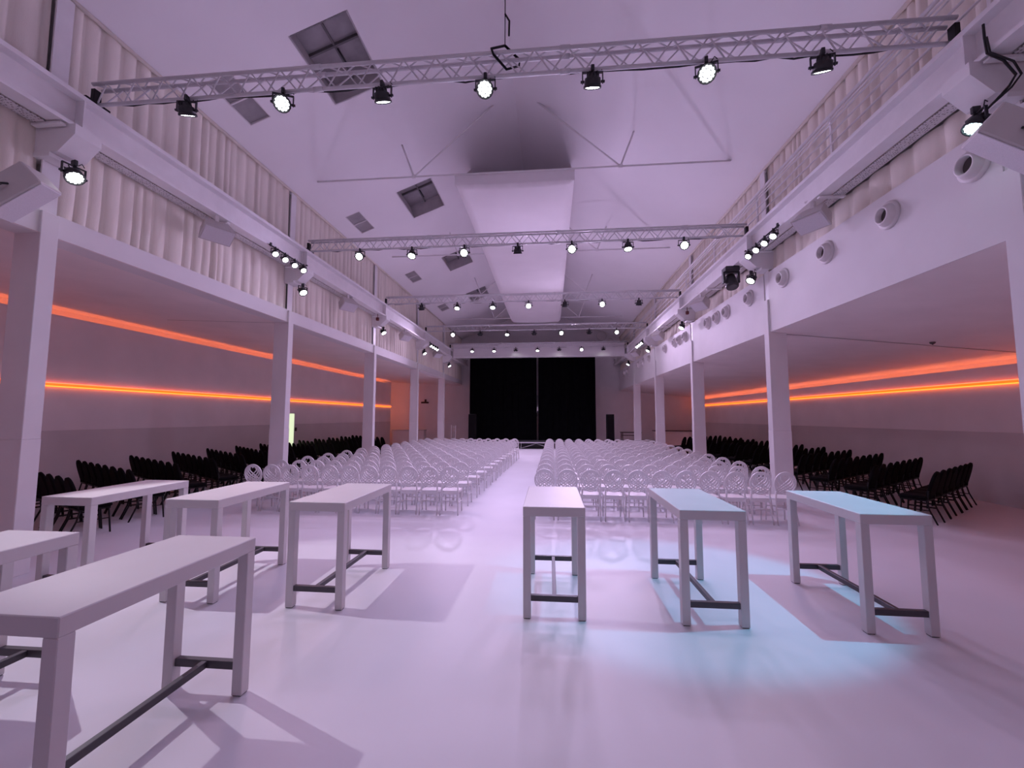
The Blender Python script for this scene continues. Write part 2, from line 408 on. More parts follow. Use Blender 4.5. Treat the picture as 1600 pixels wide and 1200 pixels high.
        # hem rail under the roof edge
# ------------------------------------------------------------------ roof hatches and low grilles on the left slope
sa = math.atan(SL)
for k, (a, b_, c, e) in enumerate(HATCH):
    cx, cy = (a+b_)/2, (c+e)/2; W = (b_-a)/math.cos(sa); L = e-c
    t = thing('roof_hatch', 'deep square roof opening in the left slope, %s from the tables' % ORD[k], 'roof hatch', (0, 0, 0), 0, 'deep roof openings in the left slope')
    M = T(cx, cy, roof(cx)) @ RY(-sa)
    h = .42
    obj('reveal', MB().box(-W/2-.03, -W/2, -L/2-.03, L/2+.03, 0, h, M).box(W/2, W/2+.03, -L/2-.03, L/2+.03, 0, h, M).box(-W/2, W/2, L/2, L/2+.03, 0, h, M), 'hatch_frame', t)
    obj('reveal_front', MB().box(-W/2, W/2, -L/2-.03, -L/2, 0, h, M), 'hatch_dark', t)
    obj('blind', MB().box(-W/2-.03, W/2+.03, -L/2-.03, L/2+.03, h, h+.03, M), 'hatch_grey', t)
    obj('mullion', MB().box(-.02, .02, -L/2, L/2, h-.05, h-.001, M), 'hatch_dark', t)
    obj('crossbar', MB().box(-W/2, W/2, -.02, .02, h-.06, h-.001, M), 'hatch_dark', t)
    obj('opener', MB().tube([M @ Vector((.03, .05, h-.06)), M @ Vector((.06, .25, h-.22))], .02, 6), 'lamp_black', t)
for k, (a, b_, c, e) in enumerate(LOWP):
    cx, cy = (a+b_)/2, (c+e)/2; W = (b_-a)/math.cos(sa); L = e-c
    t = thing('vent_panel', 'small grey two-pane panel low in the left roof slope, %s from the tables' % ORD[k], 'vent panel', (0, 0, 0), 0, 'grey panels low in the left slope')
    M = T(cx, cy, roof(cx)) @ RY(-sa)
    for q in (0, 1):
        y0 = -L/2+q*L/2
        obj('pane', MB().box(-W/2, W/2, y0+.005, y0+L/2-.005, .03, .05, M), 'hatch_grey', t)
    obj('mullion', MB().box(-W/2, W/2, -.015, .015, .0, .05, M), 'paint_white', t)
    obj('frame', MB().box(-W/2-.02, -W/2, -L/2-.02, L/2+.02, -.004, .05, M).box(W/2, W/2+.02, -L/2-.02, L/2+.02, -.004, .05, M).box(-W/2, W/2, -L/2-.02, -L/2, -.004, .05, M).box(-W/2, W/2, L/2, L/2+.02, -.004, .05, M), 'paint_white', t)
# roof frames: tie rod and V struts poking through the lining
for k in range(4):
    y = 9.95+BAY*k; xm = RIDGE[0]
    t = thing('roof_tie', 'thin white roof tie rod with two V struts, %s from the tables' % ORD[k], 'roof tie', (xm, y, 8.0), 0, 'roof tie rods with V struts')
    obj('tie_rod', MB().tube([(-5.12, 0, 0), (5.12, 0, 0)], .024, 6), 'steel_white', t)
    for s in (-1, 1):
        obj('strut', MB().tube([(s*2.56, 0, 0), (s*2.9, 0, roof(xm+2.9)-8.0+.02)], .022, 6), 'steel_white', t)
        obj('strut', MB().tube([(s*2.56, 0, 0), (s*.55, 0, roof(xm+.55)-8.0+.02)], .022, 6), 'steel_white', t)
        obj('node', MB().box(s*2.56-.05, s*2.56+.05, -.02, .02, -.04, .05, bev=.005), 'steel_white', t)
# fabric strip slung under the ridge
mb = MB(); rnd = random.Random(4)
prof = [(9.97, 8.0), (9.95, 7.93), (9.95, 7.82), (9.955, 7.735), (9.965, 7.72), (10.15, 7.71)]
for k in range(1, 13): prof.append((10.15+k*15.2/12, 7.73-.03*abs(math.sin(k*math.pi/4))-.00*k))
NX = 24
for j, (yy, zz) in enumerate(prof):
    for i in range(NX+1):
        u = i/NX; xx = -2.36+u*2.97
        sag = .05*math.sin(math.pi*u)*(1 if j > 4 else .3)
        lip = .10*max(0, abs(2*u-1)-.94)/.06 if j > 4 else 0
        wr = (.02*math.sin(u*44+j)*(1-u*.7) if 0 < j <= 3 else 0)
        mb.v.append((xx, yy+wr, zz-sag+lip))
for j in range(len(prof)-1):
    for i in range(NX): mb.f.append((j*(NX+1)+i, j*(NX+1)+i+1, (j+1)*(NX+1)+i+1, (j+1)*(NX+1)+i)); mb.sm.append(True)
cc = tag(obj('ceiling_cloth', mb, 'fabric_strip'), 'long white stretched cloth slung under the roof ridge', 'cloth')
for xx in (-2.36, .61):  # unseen side cloths, slanted in front, added to keep the ridge cavity dark
    obj('side_drop', MB().add([(xx, 10.0, 7.80), (xx, 25.3, 7.80), (xx, 25.3, roof(xx)-.01), (xx, 12.0, roof(xx)-.01)], [(0, 1, 2, 3)]), 'fabric_strip', cc)

# ------------------------------------------------------------------ lighting trusses
def truss(k):
    y = 4.94+BAY*k
    nm = ['added unseen overhead', 'nearest', 'second', 'third', 'fourth', 'farthest'][k+1]
    t = thing('lighting_truss', '%s white triangular lighting truss spanning between the two beams' % nm, 'truss', (0, y, 0), 0, 'white lighting trusses across the hall')
    xa, xb = -6.2, 4.6; zb, zt, d = 6.215, 6.47, .065; r = .026 if k == 0 else .024
    ch = [((0, zb)), ((-d, zt)), ((d, zt))]
    for dy, z in ch: obj('chord', MB().tube([(xa, dy, z), (xb, dy, z)], r, 8), 'truss_white', t)
    N = 26; st = (xb-xa)/N; r2 = .010
    joined = MB()
    one = {}
    for f, (p, q) in enumerate(((ch[0], ch[1]), (ch[0], ch[2]), (ch[1], ch[2]))):
        for i in range(N):
            for h in (0, 1):
                a = xa+(i+.5*h)*st+(.12 if f == 1 else 0); 
                if a+st/2 > xb: continue
                P, Q = (p, q) if h == 0 else (q, p)
                if 0 <= k < 2:
                    if (f, h) not in one:
                        one[f, h] = MB().tube([(0, P[0], P[1]), (st/2, Q[0], Q[1])], r2, 5, cap=False).mesh('brace', 'truss_white')
                    obj('brace', one[f, h], None, t, (a, 0, 0))
                else: joined.tube([(a, P[0], P[1]), (a+st/2, Q[0], Q[1])], r2, 4, cap=False)
    if k >= 2 or k < 0:
        o = obj('bracing', joined, 'truss_white', t); o['kind'] = 'stuff'
    # joints between the truss lengths
    for xj in (-3.0, .2, 3.2):
        for dy, z in ch: obj('coupler', MB().tube([(xj-.06, dy, z), (xj+.06, dy, z)], r+.008, 8), 'truss_white', t)
    for xj in (xa-.02, xb+.02):
        mb = MB().box(xj-.05, xj+.05, -.16, .16, zb-.026, zb+.03, bev=.006).box(xj-.03, xj+.03, -.05, .05, zb, zt-.04, bev=.006)
        obj('end_clamp', mb, 'metal_black', t)
    # power cable laid along the bottom chord
    rnd = random.Random(k+2); pts = []; x = xa+.3
    while x < xb-.3:
        pts.append((x, y+.03+.012*rnd.random(), zb+rnd.uniform(-.022, .022))); x += .22
    tag(obj('power_cable', MB().tube(pts, .011, 5), 'cable_black'), 'black power cable laid along the bottom tube of the %s truss' % nm, 'cable', 'cables on the trusses')
for k in range(-1, 5): truss(k)  # the first is out of view, added to carry fill lamps
# suspension wire of the nearest truss
t = thing('hanging_wire', 'thin dark suspension wire holding the middle of the nearest truss', 'wire', (-.55, 4.94, 0))
obj('wire', MB().tube([(0, 0, 6.62), (0, 0, roof(-.55)+.01)], .006, 5), 'metal_black', t)
obj('turnbuckle', MB().tube([(.05, 0, 6.75), (.055, 0, 6.95), (.0, 0, 7.05)], .012, 6), 'metal_black', t)
obj('sling', MB().tube([(0, 0, 6.62), (-.16, -.10, 6.50), (-.13, -.10, 6.42), (.02, 0, 6.30), (.17, .1, 6.42), (.18, .10, 6.50), (0, 0, 6.62)], .016, 6), 'metal_black', t)

# ------------------------------------------------------------------ LED par cans
PAR = {}
def par_parts(tilt, lens):
    key = (round(tilt, 3), lens)
    if key in PAR: return PAR[key]
    piv = -.165
    M = T(0, 0, piv) @ RX(-tilt)          # tilt 0 looks straight down, positive turns the face to -y
    body = MB().lathe([(.045, .085), (.06, .08), (.07, .05), (.095, .035), (.10, -.04)], 16, M)
    for a in range(8):
        A = a*math.pi/4; body.box(.03, .075, -.006, .006, .05, .10, M @ RZ(A))
    bez = MB().lathe([(.10, -.04), (.108, -.045), (.108, -.068), (.098, -.068), (.096, -.056)], 16, M, False, False)
    led = MB()
    cells = [(0, 0)]+[(.034*math.cos(i*math.pi/3), .034*math.sin(i*math.pi/3)) for i in range(6)]+[(.069*math.cos(i*math.pi/6), .069*math.sin(i*math.pi/6)) for i in range(12)]
    for cx, cy in cells: led.lathe([(.0165, -.054), (.0165, -.060)], 8, M @ T(cx, cy, 0), False, True)
    bez.lathe([(.095, -.052), (.001, -.052)], 16, M, False, False)
    yk = MB(); 
    for s in (-1, 1):
        yk.box(s*.122-.006, s*.122+.006, -.014, .014, piv-.02, -.045)
        yk.tube([(s*.10, 0, piv), (s*.145, 0, piv)], .016, 8)
    yk.box(-.128, .128, -.014, .014, -.052, -.04)
    cl = MB().box(-.02, .02, -.04, .04, -.045, .035, bev=.006).tube([(0, 0, -.05), (0, 0, -.07)], .015, 6)
    cb = MB().tube([(.0, .03, piv+.1), (.03, .05, piv+.16), (.06, .03, -.0), (.09, .02, .04), (.12, .02, .0)], .006, 5)
    PAR[key] = (body.mesh('body', 'lamp_black'), bez.mesh('bezel', 'lamp_black'), led.mesh('led_array', lens), yk.mesh('yoke', 'lamp_black'), cl.mesh('clamp', 'lamp_black'), cb.mesh('cable', 'cable_black'))
    return PAR[key]
def par_lamp(loc, yaw, tilt, label, group, power, col, lens='led_lens', scale=1., spot=75, blend=.7, parts=True, rad=.07):
    t = thing('par_lamp', label, 'lamp', loc, yaw, group, scale)
    for n, me in zip(('body', 'bezel', 'led_array', 'yoke', 'clamp', 'cable'), par_parts(tilt, lens)):
        o = bpy.data.objects.new(n, me); C.objects.link(o); o.parent = t
    if power:
        ld = bpy.data.lights.new('beam', 'SPOT'); ld.energy = power; ld.color = col; ld.spot_size = R(spot); ld.spot_blend = blend; ld.shadow_soft_size = rad
        lo = bpy.data.objects.new('beam', ld); C.objects.link(lo)
        dr = RZ(yaw) @ RX(-tilt)
        p = Vector(loc)+(RZ(yaw) @ (T(0, 0, -.165) @ RX(-tilt)) @ Vector((0, 0, -.085)))*scale
        lo.matrix_world = T(*p) @ dr
    return t
LX = [-4.82, -3.46, -2.12, -.79, .53, 1.87, 3.17]
F, S_, D_, B_ = 'F', 'S', 'D', 'B'
U_ = 'U'
AIM = [[U_, F, U_, F, U_, F, U_], [F, S_, F, B_, F, D_, F], [B_, S_, S_, F, B_, F, B_], [F, B_, S_, B_, F, B_, F], [S_, S_, B_, S_, B_, F, B_]]
TILT = {'F': 52, 'S': 28, 'D': 12, 'B': -22, 'U': -30}
ADJ = {'U': 'pointing down', 'F': 'tilted towards the tables', 'S': 'half tilted forward', 'D': 'pointing down', 'B': 'turned towards the stage'}
YAW = {(0, 0): 8, (0, 1): 22, (0, 2): -4, (0, 3): 0, (0, 4): 2, (0, 5): -18, (0, 6): -10}
TN = ['nearest', 'second', 'third', 'fourth', 'farthest']
for k in range(5):
    y = 4.94+BAY*k
    for i, x in enumerate(LX):
        a = AIM[k][i]; tl = (TILT[a] if not (k == 4 and a == 'B') else -6)+((12, 16, 18, 18)[k-1] if a == F and k else 0)
        par_lamp((x, y-.035, 6.215-.025), R(YAW.get((k, i), 0)), R(tl), 'black led spotlight %s under the %s truss, %s from the left' % (ADJ[a], TN[k], ORD[i]), 'spotlights under the trusses',
                 TRUSS_W[k]*({'F': 1.3, 'U': 8.0}.get(a, 1) if k != 1 else {'F': 1.3, 'S': 1.2, 'D': 4.0, 'B': 5.0}[a]), TRUSS_COL[k], 'led_lens', spot={'F': 158 if k else 140, 'S': 120, 'D': 90, 'B': 110, 'U': 60}[a] if not (a == F and i in (0, 6) and k == 3) and k < 4 else (70 if a != F else 110), blend=1.0, rad=.10)
for i, x in enumerate(LX):  # added unseen lamps that brighten surfaces facing the camera
    par_lamp((x, 4.94-BAY-.035, 6.215-.025), 0, R(-52), 'added unseen black spotlight aimed at the stage from the overhead truss, %s from the left' % ORD[i], 'spotlights under the trusses', ADDED_TRUSS_W, (.76, .70, 1.0), 'led_lens', spot=95, blend=1.0, rad=.05)
# lamps under the pillar brackets
for sd in ('left', 'right'):
    s = SG[sd]
    for i, y in enumerate(PY):
        cyan = (sd == 'right' and i == 0)
        col = (.10, .62, .92) if cyan else ((.92, .85, 1.0) if i == 0 else (1.0, .72, .92))
        pw, sp, tl = (700, 38, 30) if cyan else ((640, 54, 35) if i == 0 else (85, 80, 36))
        par_lamp((PX[sd]-s*.27, y+.1, 5.275), R(-s*((80 if s < 0 else 98) if i == 0 else 70)), R(tl), 'black led spotlight hung under the bracket of the %s pillar on the %s' % (['nearest', 'second', 'third', 'fourth', 'last'][i], sd),
                 'spotlights under the pillar brackets', pw, col, 'led_lens_cyan' if cyan else 'led_lens', 1.0, sp, .4, True, .03)
# bars of four lamps on the beams
for sd in ('left', 'right'):
    s = SG[sd]; xb = -6.10 if sd == 'left' else 4.46
    for j, (ys_, far) in enumerate((([8.62, 8.97, 9.33, 9.69], 0), ([20.9, 21.3, 21.7, 22.1], 1))):
        w_ = 'second' if not far else 'fourth'
        t = thing('lamp_bar', 'dark lamp bar on the %s beam %s the %s pillar' % (sd, 'just before' if not far else 'just past', w_), 'lamp bar', (xb, 0, 5.70), 0, 'lamp bars on the beams')
        obj('bar', MB().tube([(0, ys_[0]-.2, 0), (0, ys_[-1]+.2, 0)], .018, 6), 'lamp_black', t)
        for yy in (ys_[0]-.15, ys_[-1]+.15): obj('hook', MB().box(-.015, .015, yy-.02, yy+.02, -.02, .06), 'lamp_black', t)
        for q, yy in enumerate(ys_):
            par_lamp((xb, yy, 5.70), R(-s*60), R(42), 'small black spotlight %s on the four-lamp bar by the %s pillar, %s beam' % (ORD[q], w_, sd), 'spotlights on the four-lamp bars', CLUSTER_W*(.3 if far else 1.6), (1, .55, .72), 'led_lens', .72, 70, .6)
# moving head
t = thing('moving_head', 'black moving-head stage light hanging from the right beam past the second pillar', 'stage light', (4.50, 10.75, 5.70))
obj('base', MB().box(-.17, .17, -.14, .14, -.14, -.01, bev=.02), 'lamp_black', t)
obj('yoke', MB().box(-.20, -.15, -.06, .06, -.42, -.12, bev=.015).box(.15, .20, -.06, .06, -.42, -.12, bev=.015).box(-.18, .18, -.07, .07, -.17, -.13), 'lamp_black', t)
M = T(0, 0, -.36) @ RX(R(-25))
obj('head', MB().lathe([(.06, .17), (.11, .15), (.13, .02), (.15, -.14), (.14, -.19)], 16, M), 'lamp_black', t)
obj('lens', MB().lathe([(.12, -.191), (.10, -.20)], 16, M), 'led_off', t)

# ------------------------------------------------------------------ white loudspeakers
def box_speaker(loc, rz, tilt, label, W=.5, H=.34, Dp=.3, scale=1):
    t = thing('loudspeaker', label, 'loudspeaker', loc, rz, 'white loudspeakers along the beams')
    M = RX(tilt)
    poly = [(-W/2, -H/2), (W/2, -H/2), (W/2, H/2), (-W/2, H/2)]
    cab = MB(); f = 1; bk = .72
    vs = [(-W/2, -Dp/2, -H/2), (W/2, -Dp/2, -H/2), (W/2, -Dp/2, H/2), (-W/2, -Dp/2, H/2), (-W/2*bk, Dp/2, -H/2*bk), (W/2*bk, Dp/2, -H/2*bk), (W/2*bk, Dp/2, H/2*bk), (-W/2*bk, Dp/2, H/2*bk)]
    cab.add(vs, [(0, 1, 2, 3), (5, 4, 7, 6), (4, 0, 3, 7), (1, 5, 6, 2), (3, 2, 6, 7), (4, 5, 1, 0)], False, M)
    obj('cabinet', cab, 'speaker_white', t)
    obj('grille', MB().box(-W/2+.02, W/2-.02, -Dp/2-.012, -Dp/2, -H/2+.02, H/2-.02, M, bev=.004), 'speaker_grille', t)
    obj('badge', MB().box(W/2-.06, W/2-.045, -Dp/2-.015, -Dp/2-.011, H/2-.06, H/2-.045, M), 'speaker_white', t)
    obj('bracket', MB().box(-.03, .03, -.03, .03, H*.3, H/2+.16).box(-.12, .12, -.03, .03, H/2+.14, H/2+.17), 'steel_white', t)
    return t
for i, y in enumerate((7.1, 12.25, 17.4, 22.55)):
    box_speaker((-6.22, y, 5.42), R(90-28), R(52), 'white wedge loudspeaker hung under the left beam %s' % BAYN[i+1], .52, .34)
for i, y in enumerate((7.55, 13.1, 18.2, 23.0)):
    box_speaker((4.58, y, 5.42), R(-90+28), R(52), 'white wedge loudspeaker hung under the right beam %s' % BAYN[i+1], .52, .34)
def pillar_speaker(mir, label):
    A0, B0, C0 = Vector((-5.61, 3.98, 4.54)), Vector((-5.748, 4.30, 4.578)), Vector((-6.20, 4.17, 4.17))
    if mir: A0, B0, C0 = [Vector((-1.76-q.x, q.y, q.z)) for q in (A0, B0, C0)]
    e1 = (B0-A0).normalized(); e2 = (C0-B0); e2 = (e2-e1*e2.dot(e1)).normalized(); e3 = e1.cross(e2)
    if e3.z < 0: e3 = -e3
    W, H, D_ = (B0-A0).length, (C0-B0).length, .27
    o = (A0+C0)/2
    t = thing('loudspeaker', label, 'loudspeaker', o, 0, 'white loudspeakers along the beams')
    M = Matrix((e1, e2, e3)).transposed().to_4x4()
    obj('cabinet', MB().box(-W/2, W/2, -H/2, H/2, .0, D_, M, bev=.012), 'speaker_white', t)
    obj('grille', MB().box(-W/2+.015, W/2-.015, -H/2+.015, H/2-.015, -.012, 0, M, bev=.004), 'speaker_grille', t)
    sx = 1 if mir else -1
    obj('bracket', MB().tube([M @ Vector((0, -H*.3, D_)), Vector((sx*.60, .54, .48))], .02, 6), 'lamp_black', t)
    obj('handle', MB().tube([M @ Vector((-W/2-.0, -.06, D_*.5)), M @ Vector((-W/2-.05, -.03, D_*.5)), M @ Vector((-W/2-.05, .05, D_*.5)), M @ Vector((-W/2, .08, D_*.5))], .012, 6), 'lamp_black', t)
pillar_speaker(False, 'large white loudspeaker tilted out from the nearest left pillar, at the photo edge')
pillar_speaker(True, 'large white loudspeaker tilted out from the nearest right pillar, at the photo edge')

# ------------------------------------------------------------------ round air nozzles on the right bulkhead
VY = [5.15, 6.39, 7.78, 9.17, 10.7, 12.05, 12.75, 13.45, 15.7, 16.38, 16.99, 18.4, 21.4, 22.75, 23.95, 27.2, 28.3]
v0 = None
for i, y in enumerate(VY):
    lab = 'round white air nozzle on the right bulkhead, %s counting from the tables' % (ORD[i] if i < 14 else ['fifteenth', 'sixteenth', 'seventeenth'][i-14])
    if v0 is None:
        v0 = thing('air_nozzle', lab, 'air vent', (4.91, y, 4.88), 0, 'round air nozzles on the right bulkhead')
        M = RY(R(-90))
        obj('flange', MB().lathe([(.20, 0), (.205, .015), (.19, .03), (.165, .035)], 24, M, False, False), 'vent_white', v0)
        obj('nozzle', MB().lathe([(.165, .035), (.155, .06), (.13, .11), (.115, .12), (.10, .115), (.105, .03)], 24, M, False, False), 'vent_white', v0)
        obj('throat', MB().lathe([(.11, .03), (.02, .02)], 20, M, False, True), 'vent_dark', v0)
    else: dup(v0, (4.91, y, 4.88), 0, lab)

# ------------------------------------------------------------------ back of the hall
t = thing('header_box', 'long white boxed header across the hall above the black drapes', 'header', (0, 25.9, 0))
obj('face', MB().box(-6.1, 4.48, 0, .05, 5.72, 6.42), 'paint_white', t)
obj('lower_lip', MB().box(-6.1, 4.48, -.05, .35, 5.66, 5.72), 'steel_white', t)
obj('upper_lip', MB().box(-6.1, 4.48, -.03, .35, 6.42, 6.46), 'steel_white', t)
def drape(x0, x1, label, seed):
    rnd = random.Random(seed); mb = MB(); xs_ = []; x = x0
    while x < x1: xs_.append(x); x += .09
    xs_.append(x1)
    for z in (.005, 3.4, 6.55):
        for i, x in enumerate(xs_):
            mb.v.append((x, 28.3+.06*math.sin(x*9+seed)+.03*math.sin(x*23), z))
    n = len(xs_)
    for j in range(2):
        for i in range(n-1): mb.f.append((j*n+i, j*n+i+1, (j+1)*n+i+1, (j+1)*n+i)); mb.sm.append(True)
    tag(obj('stage_drape', mb, 'velvet_black'), label, 'curtain', 'black stage drapes')
drape(-5.50, -.93, 'tall black stage drape, the wider one left of the gap', 1)
drape(-.83, 2.96, 'tall black stage drape, the narrower one right of the gap', 2)
t = thing('drape_pole', 'thin grey upright pole in the gap between the black drapes', 'pole', (-.88, 28.18, 0))
obj('tube', MB().tube([(0, 0, .0), (0, 0, 6.5)], .02, 8), 'steel_grey', t)
obj('sleeve', MB().tube([(0, 0, 2.0), (0, 0, 3.4)], .035, 8), 'steel_grey', t)
obj('catch', MB().box(-.05, .05, -.05, .0, 2.35, 2.62, bev=.01), 'alu', t)
# stage decks on braced legs
DX = [-5.6, -3.6, -1.6, .4, 2.4]
for i in range(3):
    lab = 'low black stage deck on braced metal legs, %s' % ['behind the left chairs', 'at the end of the aisle', 'behind the right chairs'][i]
    if i == 0:
        s0 = thing('stage_deck', lab, 'stage', (-2.9, 27.0, 0), 0, 'stage decks in front of the drapes')
        obj('deck', MB().box(-.99, .99, -1.1, 1.1, .37, .43, bev=.005), 'deck_black', s0)
        obj('edge_rail', MB().box(-.99, .99, -1.12, -1.1, .36, .425), 'alu', s0)
        for sx in (-.93, .93):
            for sy in (-1.04, 1.04): obj('leg', MB().tube([(sx, sy, 0), (sx, sy, .37)], .024, 8), 'alu', s0)
        obj('brace', MB().tube([(-.93, -1.04, .05), (.0, -1.04, .33)], .016, 6), 'alu', s0)
        obj('brace', MB().tube([(.93, -1.04, .05), (.0, -1.04, .33)], .016, 6), 'alu', s0)
        obj('skirt', MB().box(-.95, .95, -.6, -.58, 0, .36), 'deck_black', s0)
    else: dup(s0, (-2.9+2*i, 27.0, 0), 0, lab)
def tower(x, y, label):
    t = thing('speaker_tower', label, 'loudspeaker', (x, y, 0), 0, 'black speaker towers beside the stage')
    obj('sub', MB().box(-.36, .36, -.3, .35, 0, .5, bev=.015), 'metal_black', t)
    obj('cabinet', MB().box(-.22, .22, -.22, .25, .5, 2.13, bev=.015), 'metal_black', t)
    obj('grille', MB().box(-.2, .2, -.235, -.22, .53, 2.1, bev=.004), 'fabric_black', t)
tower(-4.95, 26.5, 'tall black speaker tower at the left edge of the drapes')
tower(3.62, 26.4, 'tall black speaker tower right of the drapes')
t = thing('lattice_stand', 'small white lattice stand beside the last left pillar', 'stand', (-6.2, 26.6, 0))
for sx in (-.14, .14): obj('upright', MB().box(sx-.02, sx+.02, -.02, .02, 0, 1.42, bev=.004), 'chair_white', t)
for q in range(5): obj('rung', MB().box(-.14, .14, -.012, .012, .25+q*.26, .28+q*.26), 'chair_white', t)
t = thing('service_table', 'dark-topped table standing by the back wall on the right', 'table', (5.25, 28.6, 0))
obj('tabletop', MB().box(-.65, .65, -.35, .35, .93, .98, bev=.005), 'wood_dark', t)
obj('shelf', MB().box(-.6, .6, -.3, .3, .74, .77), 'wood_dark', t)
for sx in (-.58, .58):
    for sy in (-.3, .3): obj('leg', MB().box(sx-.025, sx+.025, sy-.025, sy+.025, 0, .93), 'wood_dark', t)
def counter(x0, x1, y, h, m, m2, label):
    t = thing('counter', label, 'counter', ((x0+x1)/2, y, 0), 0); W = (x1-x0)/2
    obj('worktop', MB().box(-W, W, -.35, .35, h-.05, h, bev=.006), m, t)
    obj('front_panel', MB().box(-W+.05, W-.05, -.28, .3, 0, h-.05), m2, t)
counter(-11.4, -9.0, 29.9, 1.02, 'table_white', 'paint_aisle', 'long white counter by the back wall of the left aisle')
counter(7.0, 9.6, 29.9, 1.05, 'wood_dark', 'paint_aisle', 'long counter with a dark top by the back wall of the right aisle')
t = thing('exit_sign', 'small dark sign box high on the back wall of the left aisle', 'sign', (-9.35, 30.74, 2.95))
obj('box', MB().box(-.28, .28, -.05, .055, .0, .12, bev=.008), 'wood_dark', t)
obj('arm', MB().box(-.02, .12, -.02, .02, .12, .3), 'wood_dark', t)
for i, (x, z, r, n) in enumerate(((3.72, 7.83, .36, 'large round grey vent disc'), (3.08, 7.40, .22, 'small round grey vent disc left'), (4.32, 7.42, .22, 'small round grey vent disc right'))):
    t = thing('duct_end', '%s high on the back gable wall' % (n if i == 0 else n+' of the large one'), 'air vent', (x, 30.775, z), 0, 'round vent discs on the back gable')
    M = RX(R(90))
    obj('rim', MB().lathe([(r, -.02), (r, .12), (r*.88, .12), (r*.86, .08)], 24, M, False, False), 'vent_white', t)
    obj('disc', MB().lathe([(r*.87, .08), (r*.1, .10)], 24, M, False, True), 'vent_white', t)
for sd, x, y in (('left', -6.28, 15.1), ('right', 4.66, 15.1)):
    tag(obj('alarm_beacon', MB().lathe([(.05, .06), (.06, .05), (.06, -.02), (.045, -.05)], 12, T(x, y-.45, 5.50)).tube([(x, y-.45, 5.55), (x, y-.45, 5.71)], .012, 6), 'red_plastic'), 'small dark red beacon under the %s beam near the third pillar' % sd, 'beacon', 'dark red beacons under the beams')

# ------------------------------------------------------------------ high tables
def make_table():
    W, L, H, lg, ap = .61, 1.25, 1.067, .078, .092
    t = thing('high_table', '', 'table')
    obj('tabletop', MB().box(0, W, 0, L, H-ap, H, bev=.005), 'table_white', t)
    for x in (0, W-lg):
        for y in (0, L-lg):
            l = obj('leg', MB().box(x+.001, x+lg-.001, y+.001, y+lg-.001, .006, H-ap, bev=.004), 'table_white', t)
            obj('foot_pad', MB().box(x+.008, x+lg-.008, y+.008, y+lg-.008, 0, .006), 'metal_black', l)
    for y in (.012, L-lg+.02):
        obj('footrest', MB().box(lg-.001, W-lg+.001, y, y+.045, .165, .22, bev=.003), 'steel_grey', t)
    obj('long_bar', MB().box(W/2-.02, W/2+.02, .057, L-lg+.02, .168, .217, bev=.003), 'steel_grey', t)
    return t
TB = [((-5.60, 4.24), 'leftmost white high table of the long row, in front of the black chairs'),
      ((-4.12, 4.24), 'second white high table from the left in the long row, pinkish top'),
      ((-2.72, 4.24), 'third white high table from the left, just left of the aisle'),
      ((-.28, 4.24), 'white high table seen end-on, just right of the aisle'),
      ((1.22, 4.24), 'white high table standing in the cyan pool of light'),
      ((2.83, 4.24), 'rightmost white high table, near the black chairs on the right'),
      ((-2.77, 1.74), 'nearest white high table, large in the lower left corner'),
      ((-4.20, 1.74), 'white high table cut off by the left edge of the photo')]
t0 = make_table()
for i, ((x, y), lab) in enumerate(TB):
    if i == 0: t0.location = (x, y, 0); t0['label'] = lab; t0['group'] = 'white high tables'
    else: dup(t0, (x, y, 0), R([0, .6, -.5, .2, .4, -.4, 0, .3][i]), lab)

